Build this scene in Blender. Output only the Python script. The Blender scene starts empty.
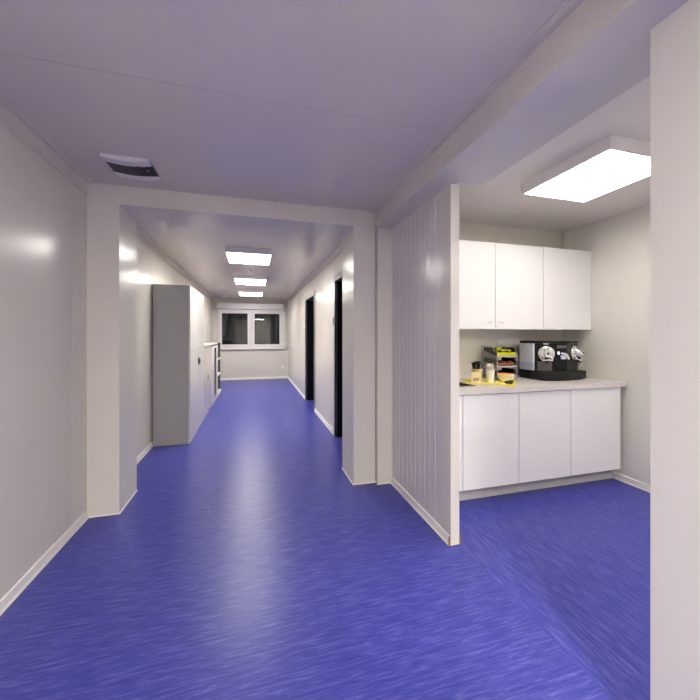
import bpy, bmesh, math, random
from mathutils import Vector, Matrix
random.seed(7)
SC = bpy.context.scene
COL = SC.collection

# ------------------------------------------------------------------ camera
F_PX, YAW, HORIZON, CAM_Z = 342.7, 0.2748, 335.3, 1.3575
cam_d = bpy.data.cameras.new('camera')
cam_d.sensor_fit = 'HORIZONTAL'
cam_d.sensor_width = 36.0
cam_d.lens = 36.0 * F_PX / 700.0
cam_d.shift_y = (HORIZON - 350.0) / 700.0
cam_d.clip_start = 0.02
cam_d.clip_end = 60
cam = bpy.data.objects.new('camera', cam_d)
cam.location = (0, 0, CAM_Z)
cam.rotation_euler = (math.pi / 2, 0, -YAW)
COL.objects.link(cam)
SC.camera = cam

# ------------------------------------------------------------------ world: night outside the window
w = bpy.data.worlds.new('night')
w.use_nodes = True
w.node_tree.nodes['Background'].inputs['Color'].default_value = (0.006, 0.007, 0.009, 1)
w.node_tree.nodes['Background'].inputs['Strength'].default_value = 1.0
SC.world = w

# ------------------------------------------------------------------ exposure and lamp strengths
SC.view_settings.view_transform = 'Standard'
SC.view_settings.look = 'None'
SC.view_settings.gamma = 1.0
SC.view_settings.use_curve_mapping = False
SC.view_settings.exposure = 0.4
LAMP_CORRIDOR = 27.0
LAMP_KITCHEN = 12.0
FILL_KITCHEN_FRONT = 43.0  # fill lamp added behind the jamb, never in view
FILL_HALL = 122.0  # fill lamp added behind the camera
LAMP_COLOR = (1.0, 0.96, 0.875)


# ------------------------------------------------------------------ materials
def mat(name, col, rough=0.4, metal=0.0, spec=0.5, vary=0.03, scale=6.0, bump=0.0, bump_scale=80.0,
        emit=None, emit_col=None, trans=0.0, ior=1.45, alpha=1.0, coat=0.0):
    m = bpy.data.materials.new(name)
    m.use_nodes = True
    nt = m.node_tree
    b = nt.nodes['Principled BSDF']
    b.inputs['Roughness'].default_value = rough
    b.inputs['Metallic'].default_value = metal
    b.inputs['Specular IOR Level'].default_value = spec
    b.inputs['IOR'].default_value = ior
    b.inputs['Transmission Weight'].default_value = trans
    b.inputs['Alpha'].default_value = alpha
    b.inputs['Coat Weight'].default_value = coat
    tc = nt.nodes.new('ShaderNodeTexCoord')
    nz = nt.nodes.new('ShaderNodeTexNoise')
    nz.inputs['Scale'].default_value = scale
    nz.inputs['Detail'].default_value = 4
    nt.links.new(tc.outputs['Object'], nz.inputs['Vector'])
    rp = nt.nodes.new('ShaderNodeValToRGB')
    c0 = [max(0, c * (1 - vary)) for c in col]
    c1 = [min(1, c * (1 + vary)) for c in col]
    rp.color_ramp.elements[0].position = 0.3
    rp.color_ramp.elements[1].position = 0.7
    rp.color_ramp.elements[0].color = (*c0, 1)
    rp.color_ramp.elements[1].color = (*c1, 1)
    nt.links.new(nz.outputs['Fac'], rp.inputs['Fac'])
    nt.links.new(rp.outputs['Color'], b.inputs['Base Color'])
    if bump > 0:
        n2 = nt.nodes.new('ShaderNodeTexNoise')
        n2.inputs['Scale'].default_value = bump_scale
        nt.links.new(tc.outputs['Object'], n2.inputs['Vector'])
        bp = nt.nodes.new('ShaderNodeBump')
        bp.inputs['Strength'].default_value = bump
        bp.inputs['Distance'].default_value = 0.002
        nt.links.new(n2.outputs['Fac'], bp.inputs['Height'])
        nt.links.new(bp.outputs['Normal'], b.inputs['Normal'])
    if emit:
        b.inputs['Emission Color'].default_value = (*(emit_col or col), 1)
        b.inputs['Emission Strength'].default_value = emit
    return m


def floor_mat(name, along_x):
    m = bpy.data.materials.new(name)
    m.use_nodes = True
    nt = m.node_tree
    b = nt.nodes['Principled BSDF']
    b.inputs['Roughness'].default_value = 0.33
    b.inputs['Specular IOR Level'].default_value = 0.22
    tc = nt.nodes.new('ShaderNodeTexCoord')
    mp = nt.nodes.new('ShaderNodeMapping')
    mp.inputs['Scale'].default_value = (3.2, 36, 1) if along_x else (36, 3.2, 1)
    nt.links.new(tc.outputs['Object'], mp.inputs['Vector'])
    n1 = nt.nodes.new('ShaderNodeTexNoise')
    n1.inputs['Scale'].default_value = 2.2
    n1.inputs['Detail'].default_value = 9
    n1.inputs['Roughness'].default_value = 0.72
    n1.inputs['Distortion'].default_value = 0.35
    nt.links.new(mp.outputs['Vector'], n1.inputs['Vector'])
    rp = nt.nodes.new('ShaderNodeValToRGB')
    e = rp.color_ramp.elements
    e[0].position = 0.27
    e[0].color = (*FLOOR_DARK, 1)
    e[1].position = 0.76
    e[1].color = (*FLOOR_LIGHT, 1)
    k = e.new(0.5)
    k.color = (*FLOOR_MID, 1)
    nt.links.new(n1.outputs['Fac'], rp.inputs['Fac'])
    nt.links.new(rp.outputs['Color'], b.inputs['Base Color'])
    bp = nt.nodes.new('ShaderNodeBump')
    bp.inputs['Strength'].default_value = 0.06
    bp.inputs['Distance'].default_value = 0.001
    nt.links.new(n1.outputs['Fac'], bp.inputs['Height'])
    nt.links.new(bp.outputs['Normal'], b.inputs['Normal'])
    return m


FLOOR_DARK = (0.026, 0.030, 0.23)
FLOOR_MID = (0.056, 0.062, 0.335)
FLOOR_LIGHT = (0.165, 0.170, 0.53)

M = {}
M['wall'] = mat('painted_steel_panel', (0.672, 0.636, 0.58), 0.235, spec=0.2, vary=0.012, scale=2, bump=0.03, bump_scale=9)
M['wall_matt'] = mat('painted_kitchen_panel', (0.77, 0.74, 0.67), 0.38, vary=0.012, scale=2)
M['ceil'] = mat('painted_ceiling_panel', (0.68, 0.62, 0.575), 0.2, spec=0.5, vary=0.012, scale=2, bump=0.03, bump_scale=7)
M['ceil_kit'] = mat('ceiling_panel_bounce_lit', (0.80, 0.75, 0.68), 0.3, vary=0.012, scale=2)  # ceiling panel colour lightened to carry the kitchenette's bounce light
M['rib'] = mat('ribbed_steel_panel', (0.68, 0.65, 0.645), 0.25, vary=0.012, scale=2)
M['trim'] = mat('trim_white', (0.88, 0.845, 0.80), 0.35, vary=0.015)
M['edge'] = mat('brown_edge', (0.25, 0.13, 0.06), 0.6)
M['floor_x'] = floor_mat('blue_vinyl_across', True)
M['floor_y'] = floor_mat('blue_vinyl_along', False)
M['lamp_body'] = mat('lamp_housing_white', (0.86, 0.83, 0.81), 0.4)
M['lamp_corr'] = mat('lamp_diffuser_corridor', (0.9, 0.9, 0.9), 0.5, emit=LAMP_CORRIDOR, emit_col=LAMP_COLOR)
M['lamp_kit'] = mat('lamp_diffuser_kitchenette', (0.9, 0.9, 0.9), 0.5, emit=LAMP_KITCHEN, emit_col=LAMP_COLOR)
M['fill_front'] = mat('fill_diffuser_kitchenette_front', (0.9, 0.9, 0.9), 0.5, emit=FILL_KITCHEN_FRONT, emit_col=LAMP_COLOR)
M['fill_hall'] = mat('fill_diffuser_hall', (0.9, 0.9, 0.9), 0.5, emit=FILL_HALL, emit_col=LAMP_COLOR)
M['cab_white'] = mat('white_lacquer', (0.82, 0.80, 0.785), 0.34, vary=0.01)
M['counter'] = mat('speckled_laminate', (0.66, 0.615, 0.60), 0.35, vary=0.14, scale=140)
M['plinth'] = mat('plinth_grey', (0.52, 0.50, 0.48), 0.35, vary=0.02)
M['locker_side'] = mat('grey_steel_side', (0.40, 0.39, 0.38), 0.42, vary=0.015, bump=0.05, bump_scale=200)
M['locker_door'] = mat('pale_steel_door', (0.66, 0.63, 0.61), 0.3, vary=0.01)
M['cream'] = mat('cream_panel', (0.68, 0.62, 0.54), 0.18, vary=0.015)
M['pale'] = mat('pale_board', (0.72, 0.68, 0.63), 0.35, vary=0.015)
M['shadow_grey'] = mat('shaded_interior_board', (0.10, 0.095, 0.09), 0.5)  # shade inside the open cabinets, put into the board colour
M['dark_metal'] = mat('dark_handle', (0.05, 0.05, 0.055), 0.4)
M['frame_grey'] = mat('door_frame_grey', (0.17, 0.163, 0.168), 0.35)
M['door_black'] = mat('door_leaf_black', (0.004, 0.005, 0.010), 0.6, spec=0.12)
M['pvc'] = mat('white_pvc', (0.78, 0.74, 0.75), 0.3, vary=0.01)
M['plate'] = mat('plate_grey', (0.56, 0.54, 0.58), 0.35)
M['gasket'] = mat('black_gasket', (0.02, 0.02, 0.02), 0.6)
M['black'] = mat('black_plastic', (0.006, 0.006, 0.007), 0.3, spec=0.28, vary=0.1)
M['black_soft'] = mat('black_textured_plastic', (0.012, 0.011, 0.011), 0.45, spec=0.3, vary=0.1, bump=0.1, bump_scale=400)
M['vent_black'] = mat('glossy_black_vent', (0.006, 0.006, 0.009), 0.3, spec=0.25)
M['vent_white'] = mat('vent_white', (0.70, 0.68, 0.70), 0.4)
M['red'] = mat('red_print', (0.5, 0.03, 0.03), 0.5)
M['chrome'] = mat('brushed_chrome', (0.80, 0.79, 0.77), 0.22, metal=1.0, vary=0.05)
M['silver'] = mat('silver_plastic', (0.80, 0.79, 0.78), 0.2, metal=0.75, vary=0.03)
M['tank'] = mat('milky_tank', (0.72, 0.75, 0.84), 0.2, vary=0.06, scale=9, coat=0.4)
M['display'] = mat('grey_display', (0.12, 0.115, 0.12), 0.25)
M['button'] = mat('lit_button', (0.75, 0.78, 1.0), 0.3, emit=1.2, emit_col=(0.72, 0.74, 1.0))
M['grille'] = mat('drip_grille', (0.06, 0.06, 0.06), 0.35, metal=0.6)
M['yellow'] = mat('yellow_mat', (0.95, 0.80, 0.0), 0.5, vary=0.05)
M['kraft'] = mat('kraft_cup', (0.74, 0.59, 0.30), 0.6, vary=0.06, scale=40)
M['card'] = mat('pale_kraft_card', (0.80, 0.66, 0.34), 0.6, vary=0.05, scale=60)
M['ink'] = mat('dark_print', (0.06, 0.04, 0.03), 0.6)
M['wood'] = mat('pale_wood_stick', (0.86, 0.80, 0.68), 0.6, vary=0.05, scale=30)
M['paper'] = mat('white_paper', (0.86, 0.83, 0.78), 0.6, vary=0.02)
M['orange'] = mat('orange_inside', (0.95, 0.36, 0.02), 0.5, vary=0.08, scale=25)
M['bowl'] = mat('bowl_outside', (0.90, 0.84, 0.72), 0.45, vary=0.05, scale=12)
M['lime'] = mat('lime_card', (0.60, 0.62, 0.0), 0.45, vary=0.08, scale=30)
M['green'] = mat('green_sachet', (0.30, 0.36, 0.01), 0.35, vary=0.25, scale=40)
M['brown'] = mat('brown_sachet', (0.26, 0.085, 0.04), 0.35, vary=0.3, scale=40)
M['choc'] = mat('dark_wrapper', (0.045, 0.018, 0.012), 0.3, vary=0.2, scale=40)
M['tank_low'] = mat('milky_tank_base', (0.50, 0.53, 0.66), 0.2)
M['sink'] = mat('dark_sink', (0.035, 0.033, 0.033), 0.4, vary=0.1)


def glass_mat(name, tint, rough=0.0, mix=None, edge=0.6):
    m = bpy.data.materials.new(name)
    m.use_nodes = True
    nt = m.node_tree
    for n in list(nt.nodes):
        if n.type == 'BSDF_PRINCIPLED':
            nt.nodes.remove(n)
    out = [n for n in nt.nodes if n.type == 'OUTPUT_MATERIAL'][0]
    tr = nt.nodes.new('ShaderNodeBsdfTransparent')
    tr.inputs['Color'].default_value = (*tint, 1)
    gl = nt.nodes.new('ShaderNodeBsdfGlossy')
    gl.inputs['Roughness'].default_value = rough
    fr = nt.nodes.new('ShaderNodeLayerWeight')
    fr.inputs['Blend'].default_value = 0.25
    ad = nt.nodes.new('ShaderNodeMath')
    ad.operation = 'MULTIPLY_ADD'
    ad.inputs[1].default_value = edge
    ad.inputs[2].default_value = mix or 0.04
    nt.links.new(fr.outputs['Fresnel'], ad.inputs[0])
    mx = nt.nodes.new('ShaderNodeMixShader')
    nt.links.new(ad.outputs[0], mx.inputs['Fac'])
    nt.links.new(tr.outputs[0], mx.inputs[1])
    nt.links.new(gl.outputs[0], mx.inputs[2])
    nt.links.new(mx.outputs[0], out.inputs['Surface'])
    return m


M['window_glass'] = glass_mat('window_glass', (0.86, 0.88, 0.88), 0.015, 0.035, 0.5)
M['acrylic'] = glass_mat('clear_acrylic', (0.97, 0.97, 0.965), 0.05, 0.01, 0.12)
M['acrylic_edge'] = mat('acrylic_edge', (0.50, 0.48, 0.46), 0.2)


# ------------------------------------------------------------------ mesh helpers (world coordinates unless a local root is used)
def box(bm, x0, x1, y0, y1, z0, z1, mi=0):
    vs = [bm.verts.new(p) for p in ((x0, y0, z0), (x1, y0, z0), (x1, y1, z0), (x0, y1, z0),
                                    (x0, y0, z1), (x1, y0, z1), (x1, y1, z1), (x0, y1, z1))]
    for f in ((0, 3, 2, 1), (4, 5, 6, 7), (0, 1, 5, 4), (1, 2, 6, 5), (2, 3, 7, 6), (3, 0, 4, 7)):
        fc = bm.faces.new([vs[i] for i in f])
        fc.material_index = mi
    return vs


def prism(bm, pts, z0, z1):
    a = [bm.verts.new((p[0], p[1], z0)) for p in pts]
    b = [bm.verts.new((p[0], p[1], z1)) for p in pts]
    n = len(pts)
    bm.faces.new(a[::-1])
    bm.faces.new(b)
    for i in range(n):
        j = (i + 1) % n
        bm.faces.new((a[i], a[j], b[j], b[i]))


def sweep_prism(bm, pts, axis, a0, a1):
    """extrude a 2-D outline along an axis ('x': pts are (y,z); 'y': pts are (x,z))"""
    def mk(t, p):
        return (t, p[0], p[1]) if axis == 'x' else (p[0], t, p[1])
    a = [bm.verts.new(mk(a0, p)) for p in pts]
    b = [bm.verts.new(mk(a1, p)) for p in pts]
    n = len(pts)
    bm.faces.new(a[::-1])
    bm.faces.new(b)
    for i in range(n):
        j = (i + 1) % n
        bm.faces.new((a[i], a[j], b[j], b[i]))


def lathe(bm, prof, n=32, mtx=None, cap=True):
    rings = []
    for r, z in prof:
        ring = []
        for k in range(n):
            a = 2 * math.pi * k / n
            v = Vector((r * math.cos(a), r * math.sin(a), z))
            ring.append(bm.verts.new(mtx @ v if mtx else v))
        rings.append(ring)
    for q in range(len(rings) - 1):
        for k in range(n):
            j = (k + 1) % n
            bm.faces.new((rings[q][k], rings[q][j], rings[q + 1][j], rings[q + 1][k]))
    if cap:
        bm.faces.new(rings[0][::-1])
        bm.faces.new(rings[-1])


def tube(bm, path, r, n=10):
    path = [Vector(p) for p in path]
    rings = []
    for i, p in enumerate(path):
        t = (path[min(i + 1, len(path) - 1)] - path[max(i - 1, 0)]).normalized()
        up = Vector((0, 0, 1)) if abs(t.z) < 0.9 else Vector((0, 1, 0))
        s = t.cross(up).normalized()
        q = s.cross(t)
        rings.append([bm.verts.new(p + r * (math.cos(2 * math.pi * k / n) * s + math.sin(2 * math.pi * k / n) * q)) for k in range(n)])
    for a, b in zip(rings, rings[1:]):
        for k in range(n):
            j = (k + 1) % n
            bm.faces.new((a[k], a[j], b[j], b[k]))
    bm.faces.new(rings[0][::-1])
    bm.faces.new(rings[-1])


def bm_new():
    return bmesh.new()


def link(name, bm, mats, parent=None, bevel=0.0, smooth=False, local=False, segs=2):
    """one mesh object; its world-space vertices are moved into the parent's frame"""
    bmesh.ops.recalc_face_normals(bm, faces=bm.faces[:])
    if bevel > 0:
        bmesh.ops.bevel(bm, geom=bm.edges[:], offset=bevel, segments=segs, affect='EDGES', profile=0.7, clamp_overlap=True)
    if parent is not None and not local:
        off = Vector((0, 0, 0))
        p = parent
        while p is not None:
            off += p.location
            p = p.parent
        bmesh.ops.translate(bm, verts=bm.verts[:], vec=-off)
    me = bpy.data.meshes.new(name)
    bm.to_mesh(me)
    bm.free()
    if not isinstance(mats, (list, tuple)):
        mats = [mats]
    for m in mats:
        me.materials.append(m)
    if smooth:
        for p in me.polygons:
            p.use_smooth = True
        try:
            me.set_sharp_from_angle(angle=math.radians(38))
        except Exception:
            pass
    o = bpy.data.objects.new(name, me)
    COL.objects.link(o)
    if parent is not None:
        o.parent = parent
    return o


def tag(o, label, cat, group=None):
    o['label'] = label
    o['category'] = cat
    if group:
        o['group'] = group
    return o


def thing(name, label, cat, loc=(0, 0, 0), rz=0.0, group=None):
    o = bpy.data.objects.new(name, None)
    o.empty_display_size = 0.1
    COL.objects.link(o)
    o.location = loc
    o.rotation_euler = (0, 0, rz)
    return tag(o, label, cat, group)


def struct(name, bm, m, bevel=0.0, parent=None, smooth=False):
    o = link(name, bm, m, parent, bevel, smooth)
    if parent is None:
        o['kind'] = 'structure'
    return o


def bx(*boxes):
    bm = bm_new()
    for b in boxes:
        box(bm, *b)
    return bm


def copy_tree(o, parent=None):
    c = o.copy()
    COL.objects.link(c)
    if parent is not None:
        c.parent = parent
    for ch in list(o.children):
        copy_tree(ch, c)
    return c


# ------------------------------------------------------------------ room dimensions
H = 2.5
XL, XR = -1.195, 1.062            # corridor walls
YP, YP2 = 2.985, 3.392            # pillars and header
YE = 11.02                       # end wall
XP, XP2, YPE = 1.2271, 1.2856, 1.9506   # ribbed partition
XK, YK = 3.305, 3.03             # kitchenette walls
YB = -3.0

# floor
struct('floor', bx((XL - .1, XP2, YB - .1, YE + .1, -.1, 0), (XP2, XK + .1, YK, YE + .1, -.1, 0)), M['floor_x'])
struct('floor_kitchenette', bx((XP2, XK + .1, YB - .1, YK, -.1, 0)), M['floor_y'])


def seams(a, b, cuts, gap=0.003):
    ys = [a] + sorted(c for c in cuts if a < c < b) + [b]
    return [(ys[i] + (gap / 2 if i else 0), ys[i + 1] - (gap / 2 if i < len(ys) - 2 else 0)) for i in range(len(ys) - 1)]


# ceiling: steel panels with thin joints under a slab
bm = bm_new()
box(bm, XL - .1, XK + .1, YB - .1, YE + .1, H + .012, H + .12)
for a, b in seams(YB - .1, YE + .1, [-.5, .6, 1.715, 2.83, 4.56, 5.72, 6.88, 8.04, 9.2, 10.36]):
    box(bm, XL - .1, 1.09, a, b, H, H + .012)
struct('ceiling', bm, M['ceil'])
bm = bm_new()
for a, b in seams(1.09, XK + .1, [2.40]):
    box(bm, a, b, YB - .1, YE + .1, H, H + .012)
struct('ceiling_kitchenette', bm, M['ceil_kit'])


def wall_y(bm, x_in, x_out, y0, y1, cuts, z0=0, z1=H):
    """wall running along Y, visible face at x_in"""
    s = 1 if x_out > x_in else -1
    t = x_in + s * 0.01
    box(bm, min(t, x_out), max(t, x_out), y0, y1, z0, z1)
    for a, b in seams(y0, y1, cuts):
        box(bm, min(t, x_in), max(t, x_in), a, b, z0, z1)


def wall_x(bm, y_in, y_out, x0, x1, cuts, z0=0, z1=H):
    s = 1 if y_out > y_in else -1
    t = y_in + s * 0.01
    box(bm, x0, x1, min(t, y_out), max(t, y_out), z0, z1)
    for a, b in seams(x0, x1, cuts):
        box(bm, a, b, min(t, y_in), max(t, y_in), z0, z1)


bm = bm_new()
wall_y(bm, XL, XL - .1, YB, YE, [-1.5, -.4, 1.66, 2.773, 2.955, 4.62, 5.77, 6.92, 8.07, 9.2])
struct('wall_left', bm, M['wall'])

# right corridor wall, with two doorways
D1a, D1b, D2a, D2b, DZ = 6.13, 7.16, 3.46, 4.47, 2.085
bm = bm_new()
wall_y(bm, XR, XR + .08, 3.0, D2a, [])
wall_y(bm, XR, XR + .08, D2a, D2b, [], DZ)
wall_y(bm, XR, XR + .08, D2b, D1a, [5.72])
wall_y(bm, XR, XR + .08, D1a, D1b, [], DZ)
wall_y(bm, XR, XR + .08, D1b, YE, [8.25, 9.4, 10.3])
struct('wall_right', bm, M['wall'])

# end wall with the window opening
WX0, WX1, WZ0, WZ1 = -1.0, 0.93, 0.95, 2.16
bm = bm_new()
wall_x(bm, YE, YE + .1, XL, XR + .08, [-.055], 0, WZ0)
wall_x(bm, YE, YE + .1, XL, WX0, [], WZ0, WZ1)
wall_x(bm, YE, YE + .1, WX1, XR + .08, [], WZ0, WZ1)
wall_x(bm, YE, YE + .1, XL, XR + .08, [], WZ1, H)
struct('wall_end', bm, M['wall'])
# unlit rooms behind the doorways
struct('wall_rooms', bx((XK, XK + .1, YK + .09, YE, 0, H), (XR + .08, XK, 5.3, 5.38, 0, H), (XR + .08, XK + .1, YE, YE + .1, 0, H)), M['wall'])
# wall behind the viewer and hall side of the right-hand partition
struct('wall_back', bx((XL, XK + .1, YB - .1, YB, 0, H)), M['wall'])
struct('wall_jamb', bx((XP, XP2, YB, 0.7975, 0, 2.338)), M['wall_matt'])
# kitchenette walls
bm = bm_new()
wall_x(bm, YK, YK + .08, XP2 - .2, XK, [2.463])
struct('wall_kitchenette_back', bm, M['wall_matt'])
bm = bm_new()
wall_y(bm, XK, XK + .1, YB, YK + .09, [])
struct('wall_kitchenette_right', bm, M['wall_matt'])

# ribbed partition between hall and kitchenette
bm = bm_new()
prof = []
box(bm, XP + .002, XP2, YPE + .12, YP - .05, 0, 2.338)
y = YPE + .12
pitch = 0.0765
while y < YP - .06:
    e = min(y + pitch, YP - .05)
    box(bm, XP, XP + .002, y + .002, min(y + pitch * .5, e), 0, 2.338)
    box(bm, XP + .001, XP + .002, min(y + pitch * .5, e), min(y + pitch - .012, e), 0, 2.338)
    y += pitch
struct('wall_partition', bm, M['rib'])
struct('trim_partition_end', bx((XP - .003, XP2 + .003, YPE, YPE + .118, 0, 2.338)), M['wall'], bevel=.002)
struct('wall_nib', bx((1.087, XP + .01, 2.932, YK, 0, 2.338)), M['wall'], bevel=.002)

# pillars, header and beams
struct('wall_pillar_left', bx((XL, -.9817, YP, YP2, 0, H)), M['wall'], bevel=.004)
struct('wall_pillar_right', bx((.8745, 1.0777, YP, YP2, 0, H)), M['wall'], bevel=.004)
struct('ceiling_header', bx((-.9817, .8745, YP + .003, YP2, 2.3529, H)), M['wall'], bevel=.003)
struct('ceiling_beam', bx((1.0737, 1.26, YB, 2.94, 2.338, H), (1.26, 1.441, YB, 1.915, 2.338, H)), M['wall'])
struct('trim_ceiling_right', bx((1.044, 1.0737, YB, YP, 2.486, H), (1.027, 1.044, YB, YP, 2.494, H)), M['ceil'])
struct('trim_ceiling_left', bx((XL, XL + .008, YB, YP, 2.400, H), (XL + .008, XL + .042, YB, YP, 2.489, H)), M['ceil'])
struct('trim_corridor_left', bx((XL, XL + .008, YP2, YE, 2.40, H), (XL + .008, XL + .05, YP2, YE, 2.485, H)), M['ceil'])
struct('trim_corridor_right', bx((XR - .008, XR, YP2, YE, 2.40, H), (XR - .05, XR - .008, YP2, YE, 2.485, H)), M['ceil'])
struct('trim_end_wall', bx((XL, XR, YE - .03, YE, 2.46, H)), M['ceil'])

# skirting
BH = 0.06


def skirting_pts(x, s):
    return [(x, 0), (x + s * .018, 0), (x + s * .018, .008), (x + s * .012, .014), (x + s * .010, BH - .004), (x + s * .006, BH), (x, BH)]


def base_y(name, x, s, y0, y1):
    bm = bm_new()
    sweep_prism(bm, skirting_pts(x, s), 'y', y0, y1)
    struct(name, bm, M['trim'])


def base_x(name, y, s, x0, x1):
    bm = bm_new()
    sweep_prism(bm, skirting_pts(y, s), 'x', x0, x1)
    struct(name, bm, M['trim'])


base_y('baseboard_left', XL, 1, YB, YP)
base_y('baseboard_left', XL, 1, YP2, YE)
base_y('baseboard_right', XR, -1, D2b + .076, D1a - .076)
base_y('baseboard_right', XR, -1, D1b + .076, YE)
base_x('baseboard_end', YE, -1, XL, XR)
base_y('baseboard_partition', XP, -1, YPE + .004, 2.932)
base_y('baseboard_partition_kitchenette', XP2, 1, YPE + .004, 2.38)
base_y('baseboard_kitchenette', XK, -1, YB, 2.465)
struct('trim_partition_cut', bx((XP - .016, XP - .004, YPE + .001, YPE + .004, 0, BH), (XP2 + .004, XP2 + .016, YPE + .001, YPE + .004, 0, BH)), M['edge'])
# pale joint strips at the feet of the pillars
s = .007
struct('trim_pillar_left', bx((XL, -.9817 + s, YP - s, YP, 0, s), (-.9817, -.9817 + s, YP, YP2, 0, s)), M['trim'])
struct('trim_pillar_right', bx((.8745 - s, 1.087, YP - s, YP, 0, s), (.8745 - s, .8745, YP, YP2, 0, s), (1.08, 1.21, 2.932 - s, 2.932, 0, s)), M['trim'])


# ------------------------------------------------------------------ doorways: grey frame, black leaf swung into the dark room
def doorway(name, y0, y1):
    root = bpy.data.objects.new(name, None)
    COL.objects.link(root)
    root.location = (XR, (y0 + y1) / 2, 0)
    root['kind'] = 'structure'
    t = .075
    bm = bm_new()
    x0, x1 = XR - .012, XR + .092
    for a, b, c, d in ((y0, y0 + .004, 0, DZ), (y1 - .004, y1, 0, DZ)):
        box(bm, x0, x1, a, b, c, d)
    box(bm, x0, x1, y0, y1, DZ - .004, DZ)
    for x, e in ((x0, XR), (XR + .08, x1)):
        box(bm, x, e, y0 - t, y0 + .004, 0, DZ + t)
        box(bm, x, e, y1 - .004, y1 + t, 0, DZ + t)
        box(bm, x, e, y0, y1, DZ - .004, DZ + t)
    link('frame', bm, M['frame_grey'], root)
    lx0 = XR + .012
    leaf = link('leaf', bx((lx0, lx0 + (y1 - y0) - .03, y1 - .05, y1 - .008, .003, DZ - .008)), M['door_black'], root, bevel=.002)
    bm = bm_new()
    hx = lx0 + (y1 - y0) - .10
    tube(bm, [(hx, y1 - .05, 1.03), (hx, y1 - .09, 1.03), (hx - .02, y1 - .10, 1.03), (hx - .12, y1 - .10, 1.03)], .009)
    link('handle', bm, M['dark_metal'], leaf, smooth=True)
    return root


doorway('door_1', D1a, D1b)
doorway('door_2', D2a, D2b)

# ------------------------------------------------------------------ window with roller shutter box
win = bpy.data.objects.new('window_1', None)
COL.objects.link(win)
win.location = (0, YE, 0)
win['kind'] = 'structure'
fx0, fx1, fz0, fz1 = -1.025, .94, .965, 2.15
yf = YE - .03
bm = bx((fx0, fx0 + .05, yf, YE + .06, fz0, fz1), (fx1 - .085, fx1, yf, YE + .06, fz0, fz1), (fx0 + .05, fx1 - .085, yf, YE + .06, fz0, fz0 + .05),
        (fx0 + .05, fx1 - .085, yf, YE + .06, fz1 - .06, fz1), (-.10, -.03, yf, YE + .06, fz0 + .05, fz1 - .06))
link('window_frame', bm, M['pvc'], win, bevel=.004)
for a, b in ((-.975, -.105), (-.025, .853)):
    z0, z1, t = fz0 + .052, fz1 - .062, .062
    sash = link('window_sash', bx((a, a + t, yf - .018, YE + .05, z0, z1), (b - t, b, yf - .018, YE + .05, z0, z1),
                                  (a + t, b - t, yf - .018, YE + .05, z0, z0 + t), (a + t, b - t, yf - .018, YE + .05, z1 - t, z1)), M['pvc'], win, bevel=.004)
    g = .008
    link('gasket', bx((a + t, a + t + g, yf, YE, z0 + t, z1 - t), (b - t - g, b - t, yf, YE, z0 + t, z1 - t),
                      (a + t, b - t, yf, YE, z0 + t, z0 + t + g), (a + t, b - t, yf, YE, z1 - t - g, z1 - t)), M['gasket'], sash)
    link('pane', bx((a + t, b - t, yf + .008, yf + .012, z0 + t, z1 - t)), M['window_glass'], sash)
    hx = (b - t / 2) if a < -.5 else (a + t / 2)
    bm = bm_new()
    box(bm, hx - .014, hx + .014, yf - .028, yf - .018, 1.40, 1.47)
    box(bm, hx - .009, hx + .009, yf - .05, yf - .028, 1.425, 1.445)
    box(bm, hx - .010, hx + .010, yf - .06, yf - .046, 1.33, 1.447)
    link('handle', bm, M['pvc'], sash, bevel=.003)
link('window_sill', bx((fx0 - .02, fx1 + .02, yf - .05, YE, fz0 - .035, fz0 - .002)), M['pvc'], win, bevel=.005)
sb = thing('roller_shutter_box', 'long white roller shutter box mounted above the window at the corridor end', 'shutter box', (-.07, YE - .06, 2.155))
link('cover', bx((-1.04, .892, YE - .14, YE - .001, 2.158, 2.33)), M['pvc'], sb, bevel=.012)
for x in (-1.0505, .8925):
    link('end_cap', bx((x, x + .01, YE - .145, YE - .001, 2.153, 2.335)), M['pvc'], sb, bevel=.003)
cr = thing('shutter_crank', 'slim white crank rod hanging beside the right edge of the window', 'crank', (.955, YE - .09, 1.05))
bm = bm_new()
tube(bm, [(.935, YE - .085, 2.15), (.945, YE - .085, 2.1), (.962, YE - .085, 1.16)], .009)
link('rod', bm, M['pvc'], cr, smooth=True)
bm = bm_new()
tube(bm, [(.962, YE - .085, 1.17), (.964, YE - .085, 1.13), (.985, YE - .09, 1.09), (.985, YE - .09, 1.01)], .014)
link('handle', bm, M['pvc'], cr, smooth=True)
link('bracket', bx((.94, .985, YE - .075, YE - .001, 1.06, 1.14)), M['lamp_body'], cr, bevel=.004)


def wall_plate(name, label, cat, cx, cy, cz, facing, size=.083, group=None, kind='socket'):
    r = thing(name, label, cat, (cx, cy, cz), 0, group)
    h = size / 2
    if facing == '-y':
        link('cover_plate', bx((cx - h, cx + h, cy - .011, cy - .0005, cz - h, cz + h)), M['pvc'], r, bevel=.003)
        bm = bm_new()
        lathe(bm, [(h * .55, .0), (h * .6, .004)], 24, Matrix.Translation((cx, cy - .0105, cz)) @ Matrix.Rotation(math.pi / 2, 4, 'X'))
        link('insert', bm, M['lamp_body'], r)
    else:
        link('cover_plate', bx((cx - .011, cx - .0005, cy - h, cy + h, cz - h, cz + h)), M['plate'], r, bevel=.003)
        link('rocker', bx((cx - .016, cx - .0105, cy - h * .7, cy + h * .7, cz - h * .7, cz + h * .7)), M['vent_white'], r, bevel=.002)
    return r


wall_plate('power_socket', 'small white power socket low on the end wall under the window', 'socket', .885, YE, .36, '-y', .1)
wall_plate('light_switch', 'square white switch plate beside the nearer dark doorway', 'switch', XR, 4.645, 1.555, '-x', .11, 'switch plates by the doorways')
wall_plate('light_switch', 'square white switch plate beyond the farther dark doorway', 'switch', XR, 7.31, 1.555, '-x', .11, 'switch plates by the doorways')


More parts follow.
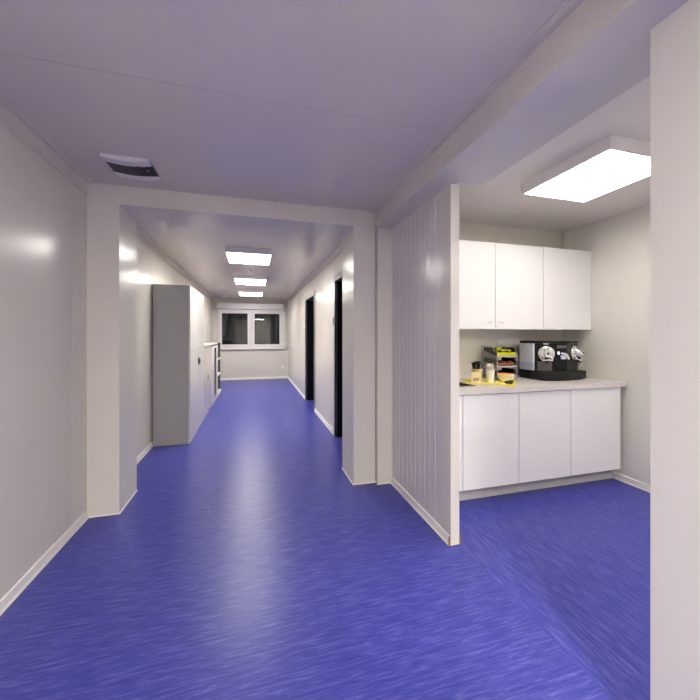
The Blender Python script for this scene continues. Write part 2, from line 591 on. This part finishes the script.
# ------------------------------------------------------------------ ceiling lights
def ceiling_light(label, x0, x1, y0, y1, zb, mkey, group):
    r = thing('ceiling_light', label, 'ceiling light', ((x0 + x1) / 2, (y0 + y1) / 2, H), 0, group)
    t = .017
    bm = bm_new()
    zt = H - .0005
    box(bm, x0, x0 + t, y0, y1, zb, zt)
    box(bm, x1 - t, x1, y0, y1, zb, zt)
    box(bm, x0 + t, x1 - t, y0, y0 + t, zb, zt)
    box(bm, x0 + t, x1 - t, y1 - t, y1, zb, zt)
    box(bm, x0 + t, x1 - t, y0 + t, y1 - t, zb + .02, zt)
    link('housing', bm, M['lamp_body'], r)
    link('diffuser', bx((x0 + t, x1 - t, y0 + t, y1 - t, zb + .003, zb + .012)), M[mkey], r)
    return r


ceiling_light('square white ceiling light nearest the header in the corridor', -.35, .24, 4.66, 5.36, 2.425, 'lamp_corr', 'corridor ceiling lights')
ceiling_light('square white ceiling light, middle one of the three in the corridor', -.36, .25, 6.80, 7.56, 2.425, 'lamp_corr', 'corridor ceiling lights')
ceiling_light('square white ceiling light nearest the window at the corridor end', -.36, .24, 8.95, 9.68, 2.425, 'lamp_corr', 'corridor ceiling lights')
ceiling_light('large bright square ceiling light above the kitchenette worktop', 1.951, 2.565, 1.471, 2.15, 2.424, 'lamp_kit', None)
ceiling_light('added unseen fill light, square and white, above the hall between the plain left wall and plain partition', .08, .69, -1.95, -1.27, 2.424, 'fill_hall', None)  # added out of view to brighten the hall foreground
ceiling_light('added unseen fill light, square and white, above the front part of the kitchenette floor', 2.58, 3.19, -.9, -.22, 2.424, 'fill_front', None)  # added out of view to light the base cabinets from the front

# smoke detectors
def detector(label, x, y, r0):
    r = thing('smoke_detector', label, 'smoke detector', (x, y, H), 0, 'ceiling detectors')
    bm = bm_new()
    lathe(bm, [(r0 * .95, -.0005), (r0, -.012), (r0 * .96, -.018)], 28, Matrix.Translation((x, y, H)))
    link('base', bm, M['vent_white'], r, smooth=True)
    bm = bm_new()
    lathe(bm, [(r0 * .75, -.018), (r0 * .75, -.035), (r0 * .55, -.045), (r0 * .1, -.046)], 28, Matrix.Translation((x, y, H)))
    link('cap', bm, M['vent_white'], r, smooth=True)


detector('small round white detector on the ceiling between the first two corridor lights', -.075, 6.25, .06)
detector('flat round white detector on the ceiling left of the farthest corridor light', -.83, 10.5, .13)

# ------------------------------------------------------------------ ceiling unit with black curved band
vt = thing('ceiling_vent', 'white ceiling unit with a glossy black curved band above the left pillar', 'ceiling vent', (-.79, 2.61, H))
vx0, vx1, vy0, vy1 = -.926, -.653, 2.492, 2.757


def arch_strip(y0, y1, z_edge, sag, ztop, n=14):
    """strip across X whose underside sags in the middle"""
    bm = bm_new()
    top = [(vx0, ztop), (vx1, ztop)]
    low = []
    for i in range(n + 1):
        t = i / n
        low.append((vx1 + (vx0 - vx1) * t, z_edge - sag * math.sin(math.pi * t)))
    sweep_prism(bm, [(vx0, ztop), (vx1, ztop)] + low, 'y', y0, y1)
    return bm


link('housing', arch_strip(vy0 + .003, vy1 - .003, 2.489, .012, H - .0005), M['vent_black'], vt)
fs = link('front_strip', arch_strip(vy0, vy0 + .068, 2.482, .014, H - .0005), M['vent_white'], vt, bevel=.001)
link('rear_strip', arch_strip(vy1 - .035, vy1, 2.480, .018, H - .0005), M['vent_white'], vt, bevel=.001)
link('printed_mark', bx((-.74, -.69, vy0 + .060, vy0 + .067, 2.468, 2.4705)), M['red'], fs)
link('lens', bx((-.70, -.683, vy0 + .115, vy0 + .14, 2.473, 2.484)), M['frame_grey'], vt, bevel=.003)
link('divider', bx((-.79, -.775, vy0 + .09, vy1 - .04, 2.4755, 2.482)), M['display'], vt)

# ------------------------------------------------------------------ tall grey cupboard
X0, X1, Y0, Y1, ZT = -1.182, -.761, 4.675, 5.92, 1.985
tc_ = thing('tall_cupboard', 'tall grey steel cupboard with two pale doors against the left corridor wall', 'cupboard', ((X0 + X1) / 2, (Y0 + Y1) / 2, 0))
link('carcass', bx((X0, X1 - .022, Y0, Y1, .0, ZT)), M['locker_side'], tc_, bevel=.003)
ym = 5.25
da = link('door', bx((X1 - .021, X1, Y0 + .003, ym - .002, .05, ZT - .004)), M['locker_door'], tc_, bevel=.003)
db = link('door', bx((X1 - .021, X1, ym + .002, Y1 - .003, .05, ZT - .004)), M['locker_door'], tc_, bevel=.003)
link('plinth', bx((X1 - .021, X1 - .006, Y0 + .003, Y1 - .003, 0, .047)), M['locker_door'], tc_)
bm = bm_new()
lathe(bm, [(.030, 0), (.034, .006), (.028, .012)], 28, Matrix.Translation((X1, ym + .085, .99)) @ Matrix.Rotation(math.pi / 2, 4, 'Y') @ Matrix.Diagonal((1.9, 1, 1, 1)))
hd = link('handle', bm, M['dark_metal'], db, smooth=True)
link('turn_grip', bx((X1 + .010, X1 + .026, ym + .078, ym + .092, .96, 1.02)), M['dark_metal'], hd, bevel=.003)

# ------------------------------------------------------------------ low cupboards beyond it
LT = 1.195
a, b = 5.955, 7.0
lc = thing('low_cupboard', 'cream low cupboard with a glossy door standing just past the tall grey cupboard', 'cupboard', (-.97, (a + b) / 2, 0))
link('carcass', bx((-1.165, -.785, a, b, .05, LT - .03)), M['cream'], lc)
link('top', bx((-1.17, -.765, a - .004, b + .002, LT - .029, LT)), M['pale'], lc, bevel=.003)
dr = link('door', bx((-.784, -.762, a + .01, b - .01, .055, LT - .075)), M['cream'], lc, bevel=.003)
link('grip_recess', bx((-.784, -.774, a + .06, b - .12, LT - .07, LT - .033)), M['plinth'], lc)
link('plinth', bx((-1.15, -.772, a + .005, b - .005, 0, .049)), M['pale'], lc)
bm = bx((-.761, -.752, 6.39, 6.43, .59, .67))
link('lock', bm, M['dark_metal'], dr, bevel=.003)
a, b = 7.01, 8.17
sc_ = thing('sliding_cabinet', 'pale low cabinet standing half open between the cream cupboard and the open shelf', 'cabinet', (-.97, (a + b) / 2, 0))
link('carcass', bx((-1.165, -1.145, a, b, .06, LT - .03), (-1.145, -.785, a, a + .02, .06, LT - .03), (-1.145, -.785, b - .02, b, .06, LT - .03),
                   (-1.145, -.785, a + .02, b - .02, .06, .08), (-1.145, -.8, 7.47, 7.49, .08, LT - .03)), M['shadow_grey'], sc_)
link('top', bx((-1.17, -.765, a, b, LT - .029, LT)), M['pale'], sc_, bevel=.003)
link('door', bx((-.784, -.764, a + .005, 7.48, .07, LT - .1)), M['locker_door'], sc_, bevel=.003)
link('ledge', bx((-.784, -.764, a + .005, b - .005, LT - .10, LT - .055)), M['pale'], sc_, bevel=.003)
link('front_panel', bx((-.784, -.764, 7.93, b - .004, .07, LT - .1)), M['locker_door'], sc_, bevel=.002)
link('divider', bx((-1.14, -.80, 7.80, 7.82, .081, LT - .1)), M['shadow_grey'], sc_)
link('plinth', bx((-1.15, -.765, a + .005, b - .005, 0, .059)), M['pale'], sc_)
a, b = 8.18, 8.9
os_ = thing('open_shelf', 'low open shelf unit with white shelf edges, last in the row towards the window', 'shelf unit', (-.97, (a + b) / 2, 0))
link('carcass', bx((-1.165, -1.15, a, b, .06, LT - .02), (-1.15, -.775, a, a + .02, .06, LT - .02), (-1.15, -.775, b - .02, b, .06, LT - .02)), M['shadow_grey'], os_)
link('top', bx((-1.17, -.77, a, b, LT - .019, LT)), M['frame_grey'], os_, bevel=.002)
for z in (.43, .79):
    link('shelf', bx((-1.149, -.766, a + .021, b - .021, z, z + .03)), M['pale'], os_, bevel=.002)
link('plinth', bx((-1.165, -.755, a, b, 0, .059)), M['pale'], os_, bevel=.002)

# ------------------------------------------------------------------ kitchenette: base units, worktop, wall units
CF, CT = 2.354, .928


def base_unit(label, x0, x1):
    r = thing('base_cabinet', label, 'cabinet', ((x0 + x1) / 2, (CF + YK) / 2, .13), 0, 'base cabinets under the worktop')
    t = .018
    y0, y1 = CF + .021, YK - .004
    bm = bx((x0, x0 + t, y0, y1, .13, .886), (x1 - t, x1, y0, y1, .13, .886), (x0 + t, x1 - t, y0, y1, .13, .148),
            (x0 + t, x1 - t, y1 - .01, y1, .148, .886), (x0 + t, x1 - t, y0, y0 + .08, .868, .886))
    link('carcass', bm, M['cab_white'], r)
    link('door', bx((x0 + .0015, x1 - .0015, CF, CF + .02, .132, .880)), M['cab_white'], r, bevel=.0015)
    return r


base_unit('narrow white base cabinet mostly hidden behind the ribbed partition', 1.2885, 1.585)
base_unit('white base cabinet under the yellow mat, beside the partition end', 1.588, 2.118)
base_unit('white base cabinet, middle of the three wide ones under the worktop', 2.120, 2.666)
base_unit('white base cabinet under the coffee machine, next to the right wall', 2.668, 3.222)
tag(link('end_panel', bx((3.224, 3.248, CF + .004, YK - .004, .132, .886)), M['cab_white'], None, bevel=.001),
    'slim white end panel closing the base cabinets by the right wall', 'panel')
tag(link('plinth_board', bx((1.2885, 3.284, 2.460, 2.477, 0, .127)), M['plinth'], None, bevel=.001), 'grey plinth board under the white base cabinets', 'plinth')
wt = thing('worktop', 'pale speckled worktop along the back of the kitchenette', 'worktop', (2.28, 2.69, .888))
# worktop with a cut-out for the sink
sx0, sx1, sy0, sy1 = 1.36, 1.802, 2.52, 2.93
link('slab', bx((1.2875, sx0, 2.34, YK - .002, .888, CT), (sx1, XK - .002, 2.34, YK - .002, .888, CT),
                (sx0, sx1, 2.34, sy0, .888, CT), (sx0, sx1, sy1, YK - .002, .888, CT)), M['counter'], wt)
link('edge_band', bx((1.2875, XK - .002, 2.337, 2.3395, .8885, CT - .001)), M['counter'], wt)
link('wall_strip', bx((1.2875, XK - .002, YK - .014, YK - .002, CT + .0005, CT + .02)), M['trim'], wt, bevel=.003)
sk = thing('inset_sink', 'dark inset sink at the left end of the worktop by the partition', 'sink', ((sx0 + sx1) / 2, (sy0 + sy1) / 2, CT))
bm = bx((sx0 + .004, sx1 - .004, sy0 + .004, sy0 + .012, .8885, CT), (sx0 + .004, sx1 - .004, sy1 - .012, sy1 - .004, .8885, CT),
        (sx0 + .004, sx0 + .012, sy0 + .012, sy1 - .012, .8885, CT), (sx1 - .012, sx1 - .004, sy0 + .012, sy1 - .012, .8885, CT),
        (sx0 + .012, sx1 - .012, sy0 + .012, sy1 - .012, .8885, .894))
link('basin', bm, M['sink'], sk)
link('rim', bx((sx0 - .012, sx1 + .012, sy0 - .012, sy0 + .012, CT + .0005, CT + .004), (sx0 - .012, sx1 + .012, sy1 - .012, sy1 + .012, CT + .0005, CT + .004),
               (sx0 - .012, sx0 + .012, sy0 + .012, sy1 - .012, CT + .0005, CT + .004), (sx1 - .012, sx1 + .012, sy0 + .012, sy1 - .012, CT + .0005, CT + .004)),
     M['sink'], sk)
bm = bm_new()
lathe(bm, [(.03, .8945), (.032, .897), (.01, .8975)], 20, Matrix.Translation(((sx0 + sx1) / 2, (sy0 + sy1) / 2, 0)))
link('drain', bm, M['chrome'], sk, smooth=True)

UF, UZ0, UZ1 = 2.68, 1.42, 2.21


def wall_unit(label, x0, x1):
    r = thing('wall_cabinet', label, 'cabinet', ((x0 + x1) / 2, (UF + YK) / 2, UZ0), 0, 'white wall cabinets')
    t = .018
    y0, y1 = UF + .02, YK - .003
    link('carcass', bx((x0, x0 + t, y0, y1, UZ0, UZ1), (x1 - t, x1, y0, y1, UZ0, UZ1), (x0 + t, x1 - t, y0, y1, UZ0 + .002, UZ0 + t), (x0 + t, x1 - t, y0, y1, UZ1 - t, UZ1),
                       (x0 + t, x1 - t, y1 - .01, y1, UZ0 + t, UZ1 - t), (x0 + t, x1 - t, y0 + .02, y1 - .01, 1.80, 1.816)), M['cab_white'], r)
    d = link('door', bx((x0 + .0015, x1 - .0015, UF, UF + .0185, UZ0 - .006, UZ1 + .001)), M['cab_white'], r, bevel=.0015)
    return r, d


for lab, x0, x1, gx in (('white wall cabinet at the left, partly hidden behind the partition end', 1.62, 2.148, 2.09),
                        ('white wall cabinet in the middle above the yellow mat', 2.150, 2.699, 2.21),
                        ('white wall cabinet at the right above the coffee machine', 2.701, 3.300, None)):
    r, d = wall_unit(lab, x0, x1)
    if gx:
        link('finger_grip', bx((gx - .03, gx + .03, UF - .004, UF - .0002, UZ0 + .052, UZ0 + .060)), M['plinth'], d, bevel=.001)

# ------------------------------------------------------------------ coffee machine
S_, C_ = math.sin(YAW), math.cos(YAW)


def ptx(px, y):
    """world X of the sight line through column px at depth line Y = y"""
    u = (px - 350) / F_PX
    return y * (S_ + u * C_) / (C_ - u * S_)


cmx = thing('coffee_machine', 'black two-headed coffee machine with silver brewing heads on the worktop', 'coffee machine', (2.83, 2.8, CT))
Z = CT
body = [(2.642, 2.724), (2.769, 2.637), (2.940, 2.637), (3.176, 2.730), (3.19, 2.915), (2.642, 2.915)]
bm = bm_new()
prism(bm, body, Z + .012, Z + .352)
link('body', bm, M['black'], cmx, bevel=.004)
bm = bm_new()
prism(bm, [(2.630, 2.722), (2.764, 2.622), (2.945, 2.622), (3.165, 2.712), (3.175, 2.915), (2.630, 2.915)], Z + .353, Z + .374)
link('lid', bm, M['black_soft'], cmx, bevel=.004)
link('tank_base', bx((2.625, 2.641, 2.738, 2.905, Z + .002, Z + .086)), M['black'], cmx, bevel=.004)
link('water_tank', bx((2.622, 2.641, 2.730, 2.908, Z + .160, Z + .350)), M['tank'], cmx, bevel=.004)
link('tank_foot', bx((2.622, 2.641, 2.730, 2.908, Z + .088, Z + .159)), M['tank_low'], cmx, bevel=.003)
# drip tray: faceted segments
tray = [(2.600, 2.640), (2.625, 2.605), (2.72, 2.555), (2.86, 2.543), (3.055, 2.575), (3.165, 2.625), (3.205, 2.75), (2.62, 2.75)]
bm = bm_new()
prism(bm, tray, Z + .010, Z + .080)
tr = link('drip_tray', bm, M['black_soft'], cmx, bevel=.006)
for xa, ya in ((2.86, 2.5425), (3.055, 2.5745)):
    link('joint', bx((xa - .002, xa + .002, ya - .002, ya + .004, Z + .015, Z + .076)), M['gasket'], tr)
bm = bm_new()
prism(bm, [(2.66, 2.625), (2.73, 2.582), (2.86, 2.568), (3.04, 2.598), (3.12, 2.635), (2.95, 2.625), (2.765, 2.625), (2.68, 2.68)], Z + .0805, Z + .084)
link('grille', bm, M['grille'], tr)
bm = bm_new()
prism(bm, [(2.64, 2.63), (2.73, 2.58), (2.86, 2.57), (3.04, 2.60), (3.14, 2.65), (3.17, 2.75), (2.66, 2.75)], Z + .001, Z + .010)
link('foot', bm, M['gasket'], cmx)
# recess panel below the left head
bm = bm_new()
prism(bm, [(2.655, 2.7118), (2.757, 2.642), (2.754, 2.637), (2.652, 2.7068)], Z + .086, Z + .176)
link('cup_niche', bm, M['display'], cmx)


def head(px, py, pz, nx, ny):
    """silver brewing head; local +Z points out of the facet"""
    n = Vector((nx, ny, 0)).normalized()
    up = Vector((0, 0, 1))
    side = up.cross(n).normalized()
    R = Matrix((side, up, n)).transposed().to_4x4()
    T = Matrix.Translation((px, py, pz)) @ R
    bm = bm_new()
    lathe(bm, [(.072, .001), (.074, .010), (.070, .020), (.058, .027), (.046, .030), (.02, .031)], 40, T)
    h = link('brewing_head', bm, M['silver'], cmx, smooth=True)
    # lever hub: rounded snout jutting forward and slightly down
    bm = bm_new()
    rings = []
    for (cz, cy_, wx, wy) in ((.022, .012, .030, .042), (.050, .004, .028, .036), (.078, -.008, .024, .026), (.092, -.016, .018, .016)):
        ring = []
        for k in range(20):
            a = 2 * math.pi * k / 20
            ca, sa = math.cos(a), math.sin(a)
            e = .6
            ring.append(bm.verts.new(T @ Vector((wx * math.copysign(abs(ca) ** e, ca), cy_ + wy * math.copysign(abs(sa) ** e, sa), cz))))
        rings.append(ring)
    for a_, b_ in zip(rings, rings[1:]):
        for k in range(20):
            j = (k + 1) % 20
            bm.faces.new((a_[k], a_[j], b_[j], b_[k]))
    bm.faces.new(rings[0][::-1])
    bm.faces.new(rings[-1])
    link('lever_hub', bm, M['silver'], h, smooth=True)
    bm = bm_new()
    for sx in (-1, 1):
        tube(bm, [T @ Vector(p) for p in ((sx * .034, -.030, .03), (sx * .048, -.050, .045), (sx * .040, -.066, .060), (0, -.058, .074))], .0085)
    link('lever', bm, M['silver'], h, smooth=True)
    bm = bm_new()
    lathe(bm, [(.020, 0), (.020, .022), (.011, .040), (.009, .052)], 20, T @ Matrix.Translation((0, -.038, .048)) @ Matrix.Rotation(math.pi / 2, 4, 'X'))
    link('spout', bm, M['black'], h, smooth=True)
    bm = bm_new()
    lathe(bm, [(.010, .0), (.010, .006)], 16, T @ Matrix.Translation((0, .004, .088)))
    link('cap', bm, M['black'], h)
    bm = bm_new()
    for v in box(bm, -.022, .022, .088, .096, .0005, .004):
        v.co = T @ v.co
    link('badge', bm, M['silver'], cmx)


head(2.719, 2.670, Z + .254, -.565, -.825)
head(3.070, 2.687, Z + .254, .367, -.93)
# centre console
bm = bm_new()
box(bm, 2.815, 2.932, 2.633, 2.6375, Z + .305, Z + .333)
link('display', bm, M['display'], cmx)
bm = bm_new()
lathe(bm, [(.011, 0), (.011, .005), (.008, .007)], 20, Matrix.Translation((2.833, 2.637, Z + .258)) @ Matrix.Rotation(math.pi / 2, 4, 'X') @ Matrix.Diagonal((1, 1.35, 1, 1)))
link('button', bm, M['button'], cmx, smooth=True)
bm = bm_new()
cx_, cz_ = 2.862, Z + .188
ang = [math.radians(a_) for a_ in range(95, -1, -8)]
outer = [(cx_ + .080 * math.cos(t), cz_ + .075 * math.sin(t)) for t in ang]
inner = [(cx_ + .052 * math.cos(t), cz_ + .048 * math.sin(t)) for t in reversed(ang)]
sweep_prism(bm, outer + inner, 'y', 2.605, 2.6365)
arc = link('milk_arc', bm, M['silver'], cmx, bevel=.003)
bm = bm_new()
sweep_prism(bm, [(cx_ - .004, cz_ + .012)] + [(cx_ + .050 * math.cos(t), cz_ + .046 * math.sin(t)) for t in ang[::-1]][1:], 'y', 2.616, 2.6365)
link('arc_panel', bm, M['tank'], cmx)
bm = bm_new()
tube(bm, [(3.15, 2.73, Z + .20), (3.165, 2.69, Z + .185), (3.17, 2.685, Z + .15), (3.16, 2.685, Z + .115)], .0065)
link('steam_wand', bm, M['chrome'], cmx, smooth=True)
bm = bm_new()
tube(bm, [(2.645, 2.91, Z + .03), (2.635, 2.93, Z + .035), (2.61, 2.97, Z + .02), (2.58, 3.0, Z + .012)], .005)
link('power_cord', bm, M['black'], cmx, smooth=True)

# ------------------------------------------------------------------ acrylic stand with sachets
rk = thing('display_stand', 'clear three-tier display stand beside the coffee machine', 'stand', (2.37, 2.87, CT))
rx0, rx1, ry0, ry1 = 2.245, 2.473, 2.775, 3.003
zt = CT + .333


def side_panel(x):
    bm = bm_new()
    sweep_prism(bm, [(ry0, Z + .0005), (ry1, Z + .0005), (ry1, zt), (ry0 + .05, zt - .015), (ry0, zt - .06)], 'x', x, x + .003)
    return bm


for x in (rx0, rx1 - .003):
    link('side_panel', side_panel(x), M['acrylic'], rk)
    link('panel_edge', bx((x - .0008, x + .0038, ry0 - .003, ry0 - .0002, Z + .0005, zt - .06)), M['acrylic_edge'], rk)
    link('panel_edge', bx((x - .0008, x + .0038, ry1 + .0002, ry1 + .003, Z + .0005, zt)), M['acrylic_edge'], rk)
link('back_panel', bx((rx0 + .003, rx1 - .003, ry1 - .003, ry1, Z + .0005, zt)), M['acrylic'], rk)
tiers = ((Z + .222, Z + .274, Z + .310), (Z + .122, Z + .166, Z + .206), (Z + .018, Z + .062, Z + .100))
for zf, zb, zt_ in tiers:
    bm = bm_new()
    sweep_prism(bm, [(ry0 + .002, zf), (ry1 - .004, zb), (ry1 - .004, zb + .004), (ry0 + .002, zf + .004)], 'x', rx0 + .004, rx1 - .004)
    sh = link('shelf', bm, M['acrylic_edge'], rk)
    bm = bm_new()
    sweep_prism(bm, [(ry0 + .012, zf + .008), (ry1 - .02, zb + .0045), (ry1 - .02, zb + .0085), (ry0 + .012, zf + .012)], 'x', rx0 + .010, rx1 - .010)
    link('liner', bm, M['black_soft'], sh)
    for xs in (rx0 + .006, rx1 - .009):
        bm = bm_new()
        sweep_prism(bm, [(ry0 + .014, zf + .007), (ry1 - .024, zb + .004), (ry1 - .024, zt_), (ry0 + .030, zt_), (ry0 + .014, zf + .04)], 'x', xs, xs + .003)
        link('tray_side', bm, M['black_soft'], sh)
    link('front_lip', bx((rx0 + .004, rx1 - .004, ry0 - .004, ry0 + .0015, zf - .002, zf + .014)), M['acrylic_edge'], sh, bevel=.001)
lb = tag(link('lime_box', bx((rx0 + .012, rx1 - .010, ry0 + .004, ry0 + .022, Z + .237, Z + .264)), M['lime'], None, bevel=.002),
         'long lime green carton lying along the top tier of the clear stand', 'carton')


def sachet(name, label, cat, m, x, y, zc, group, w=.05, d=.035, t=.012, rx=0.0, rz=0.0):
    r = thing(name, label, cat, (x, y, zc), rz, group)
    bm = bm_new()
    nx, ny = 8, 6
    top, bot = [], []
    for j in range(ny + 1):
        for i in range(nx + 1):
            u, v = i / nx * 2 - 1, j / ny * 2 - 1
            hgt = t * .5 * max(0, 1 - u ** 4) * max(0, 1 - v * v) ** .6 + .0006
            top.append(bm.verts.new((u * w / 2, v * d / 2, hgt)))
            bot.append(bm.verts.new((u * w / 2, v * d / 2, -hgt)))
    W = nx + 1
    for j in range(ny):
        for i in range(nx):
            q = (j * W + i, j * W + i + 1, (j + 1) * W + i + 1, (j + 1) * W + i)
            bm.faces.new([top[k] for k in q])
            bm.faces.new([bot[k] for k in q[::-1]])
    bnd = [k for k in range(W)] + [j * W + nx for j in range(1, ny + 1)] + [ny * W + i for i in range(nx - 1, -1, -1)] + [j * W for j in range(ny - 1, 0, -1)]
    for k in range(len(bnd)):
        a_, b_ = bnd[k], bnd[(k + 1) % len(bnd)]
        bm.faces.new((top[a_], bot[a_], bot[b_], top[b_]))
    link('pouch', bm, m, r, local=True, smooth=True)
    r.rotation_euler = (rx, 0, rz)
    return r


green_lab = 'small green wrapped sweet in the pile behind the lime carton on the top tier'
for i, (x, y, zz, rz) in enumerate(((2.270, 2.825, .285, .4), (2.305, 2.83, .292, -.5), (2.345, 2.82, .283, .2), (2.385, 2.825, .284, -.3), (2.42, 2.82, .279, .6), (2.325, 2.85, .306, 1.0), (2.295, 2.815, .303, .1))):
    sachet('wrapped_sweet', green_lab, 'sweet', M['green'] if i % 2 else M['lime'], x, y, Z + zz, 'green sweets on the top tier', .048, .034, .020, .35, rz)
for i, (x, y, zz, rz) in enumerate(((2.285, 2.800, .150, .1), (2.335, 2.802, .151, -.2), (2.385, 2.800, .150, .15), (2.435, 2.802, .151, -.1), (2.430, 2.82, .167, .2), (2.36, 2.82, .168, .5))):
    sachet('brown_sachet', 'small brown sachet in the row on the middle tier of the clear stand', 'sachet', M['brown'], x, y, Z + zz, 'brown sachets on the middle tier', .055, .036, .020, .4, rz)
for i, (x, y, zz, rz) in enumerate(((2.30, 2.81, .048, .1), (2.37, 2.812, .049, -.2), (2.44, 2.81, .048, .15))):
    sachet('dark_sachet', 'dark sachet on the lowest tier of the clear stand behind the orange bowl', 'sachet', M['choc'], x, y, Z + zz, 'dark sachets on the lowest tier', .055, .036, .018, .4, rz)

# ------------------------------------------------------------------ yellow mat and what stands on it
def at_top(px, py, z=CT):
    u = (px - 350) / F_PX
    v = (HORIZON - py) / F_PX
    t = (z - CAM_Z) / v
    return (t * (S_ + u * C_), t * (C_ - u * S_))


mat_pts = [(1.828, 2.728), (2.105, 2.396), (2.357, 2.656), (2.024, 2.925)]
bm = bm_new()
prism(bm, mat_pts, CT + .0005, CT + .003)
ym_ = tag(link('yellow_mat', bm, M['yellow'], None), 'bright yellow mat lying askew on the worktop under the cups', 'mat')
MZ = CT + .0035


def cup(name, label, x, y, r0, r1, h, m, group):
    r = thing(name, label, 'cup', (x, y, MZ), 0, group)
    bm = bm_new()
    lathe(bm, [(r0, 0), (r1, h), (r1 + .002, h), (r1 + .002, h - .003), (r1 - .003, h - .002), (r0 - .003, .004), (.002, .004)], 32, Matrix.Translation((x, y, MZ)))
    link('wall', bm, m, r, smooth=True)
    return r


c1 = cup('paper_cup', 'brown kraft paper cup holding black stirrers on the yellow mat', 1.990, 2.733, .038, .050, .118, M['kraft'], 'paper cups on the mat')
link('printed_band', bx((1.960, 1.986, 2.6885, 2.693, MZ + .07, MZ + .076)), M['ink'], c1)
c2 = cup('paper_cup', 'pale paper cup holding white wooden sticks, right of the cup of black stirrers', 2.079, 2.661, .028, .040, .115, M['paper'], 'paper cups on the mat')


def stick(name, label, cat, m, x, y, r, a, l, tilt, group, wd=.007):
    b = Vector((x + r * .35 * math.cos(a), y + r * .35 * math.sin(a), MZ + .006))
    t = Vector((x + r * math.cos(a), y + r * math.sin(a), MZ + l))
    o = thing(name, label, cat, b, 0, group)
    d = (t - b)
    s = Vector((0, 0, 1)).cross(d)
    s = s.normalized() if s.length > 1e-6 else Vector((1, 0, 0))
    q = d.normalized().cross(s)
    bm = bm_new()
    pts = [(-1, 0), (1, 0)]
    rings = []
    for f, wsc in ((0, .8), (.86, .8), (.92, 1.25), (.97, 1.3), (1.0, .9)):
        c = d * f
        w_, th = wd * wsc / 2, .0012
        rings.append([bm.verts.new(c + s * sx * w_ + q * sy * th) for sx, sy in ((-1, -1), (1, -1), (1, 1), (-1, 1))])
    for r0, r1 in zip(rings, rings[1:]):
        for k in range(4):
            j = (k + 1) % 4
            bm.faces.new((r0[k], r0[j], r1[j], r1[k]))
    bm.faces.new(rings[0][::-1])
    bm.faces.new(rings[-1])
    link('shaft', bm, m, o, local=True)
    return o


for k in range(20):
    stick('stirrer', 'black plastic stirrer standing in the brown kraft cup', 'stirrer', M['black'], 1.990, 2.733, .014 + .040 * ((k * 5) % 7) / 6, k * 2.4, .165 + .02 * ((k * 3) % 5) / 4, 0, 'black stirrers in the kraft cup', .015)
for k in range(18):
    stick('wooden_stick', 'white wooden stick standing in the pale paper cup', 'stirrer', M['wood'], 2.079, 2.661, .012 + .034 * ((k * 5) % 7) / 6, k * 2.4, .150 + .018 * ((k * 3) % 5) / 4, 0, 'white sticks in the pale cup', .012)
# the small card leaning by the kraft cup
cd = thing('small_card', 'small pale printed card propped against the brown kraft cup', 'card', (1.934, 2.664, MZ), -.55)
bm = bm_new()
for v in box(bm, -.042, .042, -.0015, .0015, 0, .090):
    v.co.y += v.co.z * .22
link('sheet', bm, M['card'], cd, local=True)
bm = bm_new()
for (u0, u1, z0, z1) in ((-.028, .024, .036, .039), (-.028, .020, .029, .032), (-.028, .023, .022, .025), (-.028, .010, .015, .018)):
    for v in box(bm, u0, u1, -.0025, -.0016, z0, z1):
        v.co.y += v.co.z * .22
link('print', bm, M['ink'], cd, local=True)
# orange bowl
bw = thing('snack_bowl', 'cream bowl with orange inside in front of the clear stand', 'bowl', (2.256, 2.668, MZ))
bm = bm_new()
bt = Matrix.Translation((2.256, 2.668, MZ))
lathe(bm, [(.046, 0), (.058, .010), (.076, .068), (.074, .070)], 40, bt, cap=False)
link('shell', bm, M['bowl'], bw, smooth=True)
bm = bm_new()
lathe(bm, [(.0735, .070), (.056, .012), (.002, .010)], 40, bt, cap=False)
link('lining', bm, M['orange'], bw, smooth=True)
bm = bm_new()
lathe(bm, [(.0715, .060), (.05, .064), (.002, .066)], 40, bt, cap=False)
link('filling', bm, M['orange'], bw, smooth=True)
for k, (x, y, rz) in enumerate(((2.150, 2.532, .3), (2.188, 2.548, -.2), (2.226, 2.565, .5), (2.165, 2.500, .9))):
    sachet('wrapped_chocolate', 'dark wrapped chocolate lying on the mat in front of the orange bowl', 'chocolate', M['choc'], x, y, MZ + .013, 'chocolates on the mat', .042, .034, .024, 0, rz)
for k, (x, y, rz) in enumerate(((1.955, 2.595, .3), (2.02, 2.545, -.3), (2.10, 2.585, .9), (2.075, 2.49, .1), (1.99, 2.635, 1.2))):
    sachet('sugar_sachet', 'white paper sugar sachet lying flat on the yellow mat', 'sachet', M['paper'], x, y, MZ + .005, 'sugar sachets on the mat', .055, .022, .008, 0, rz)
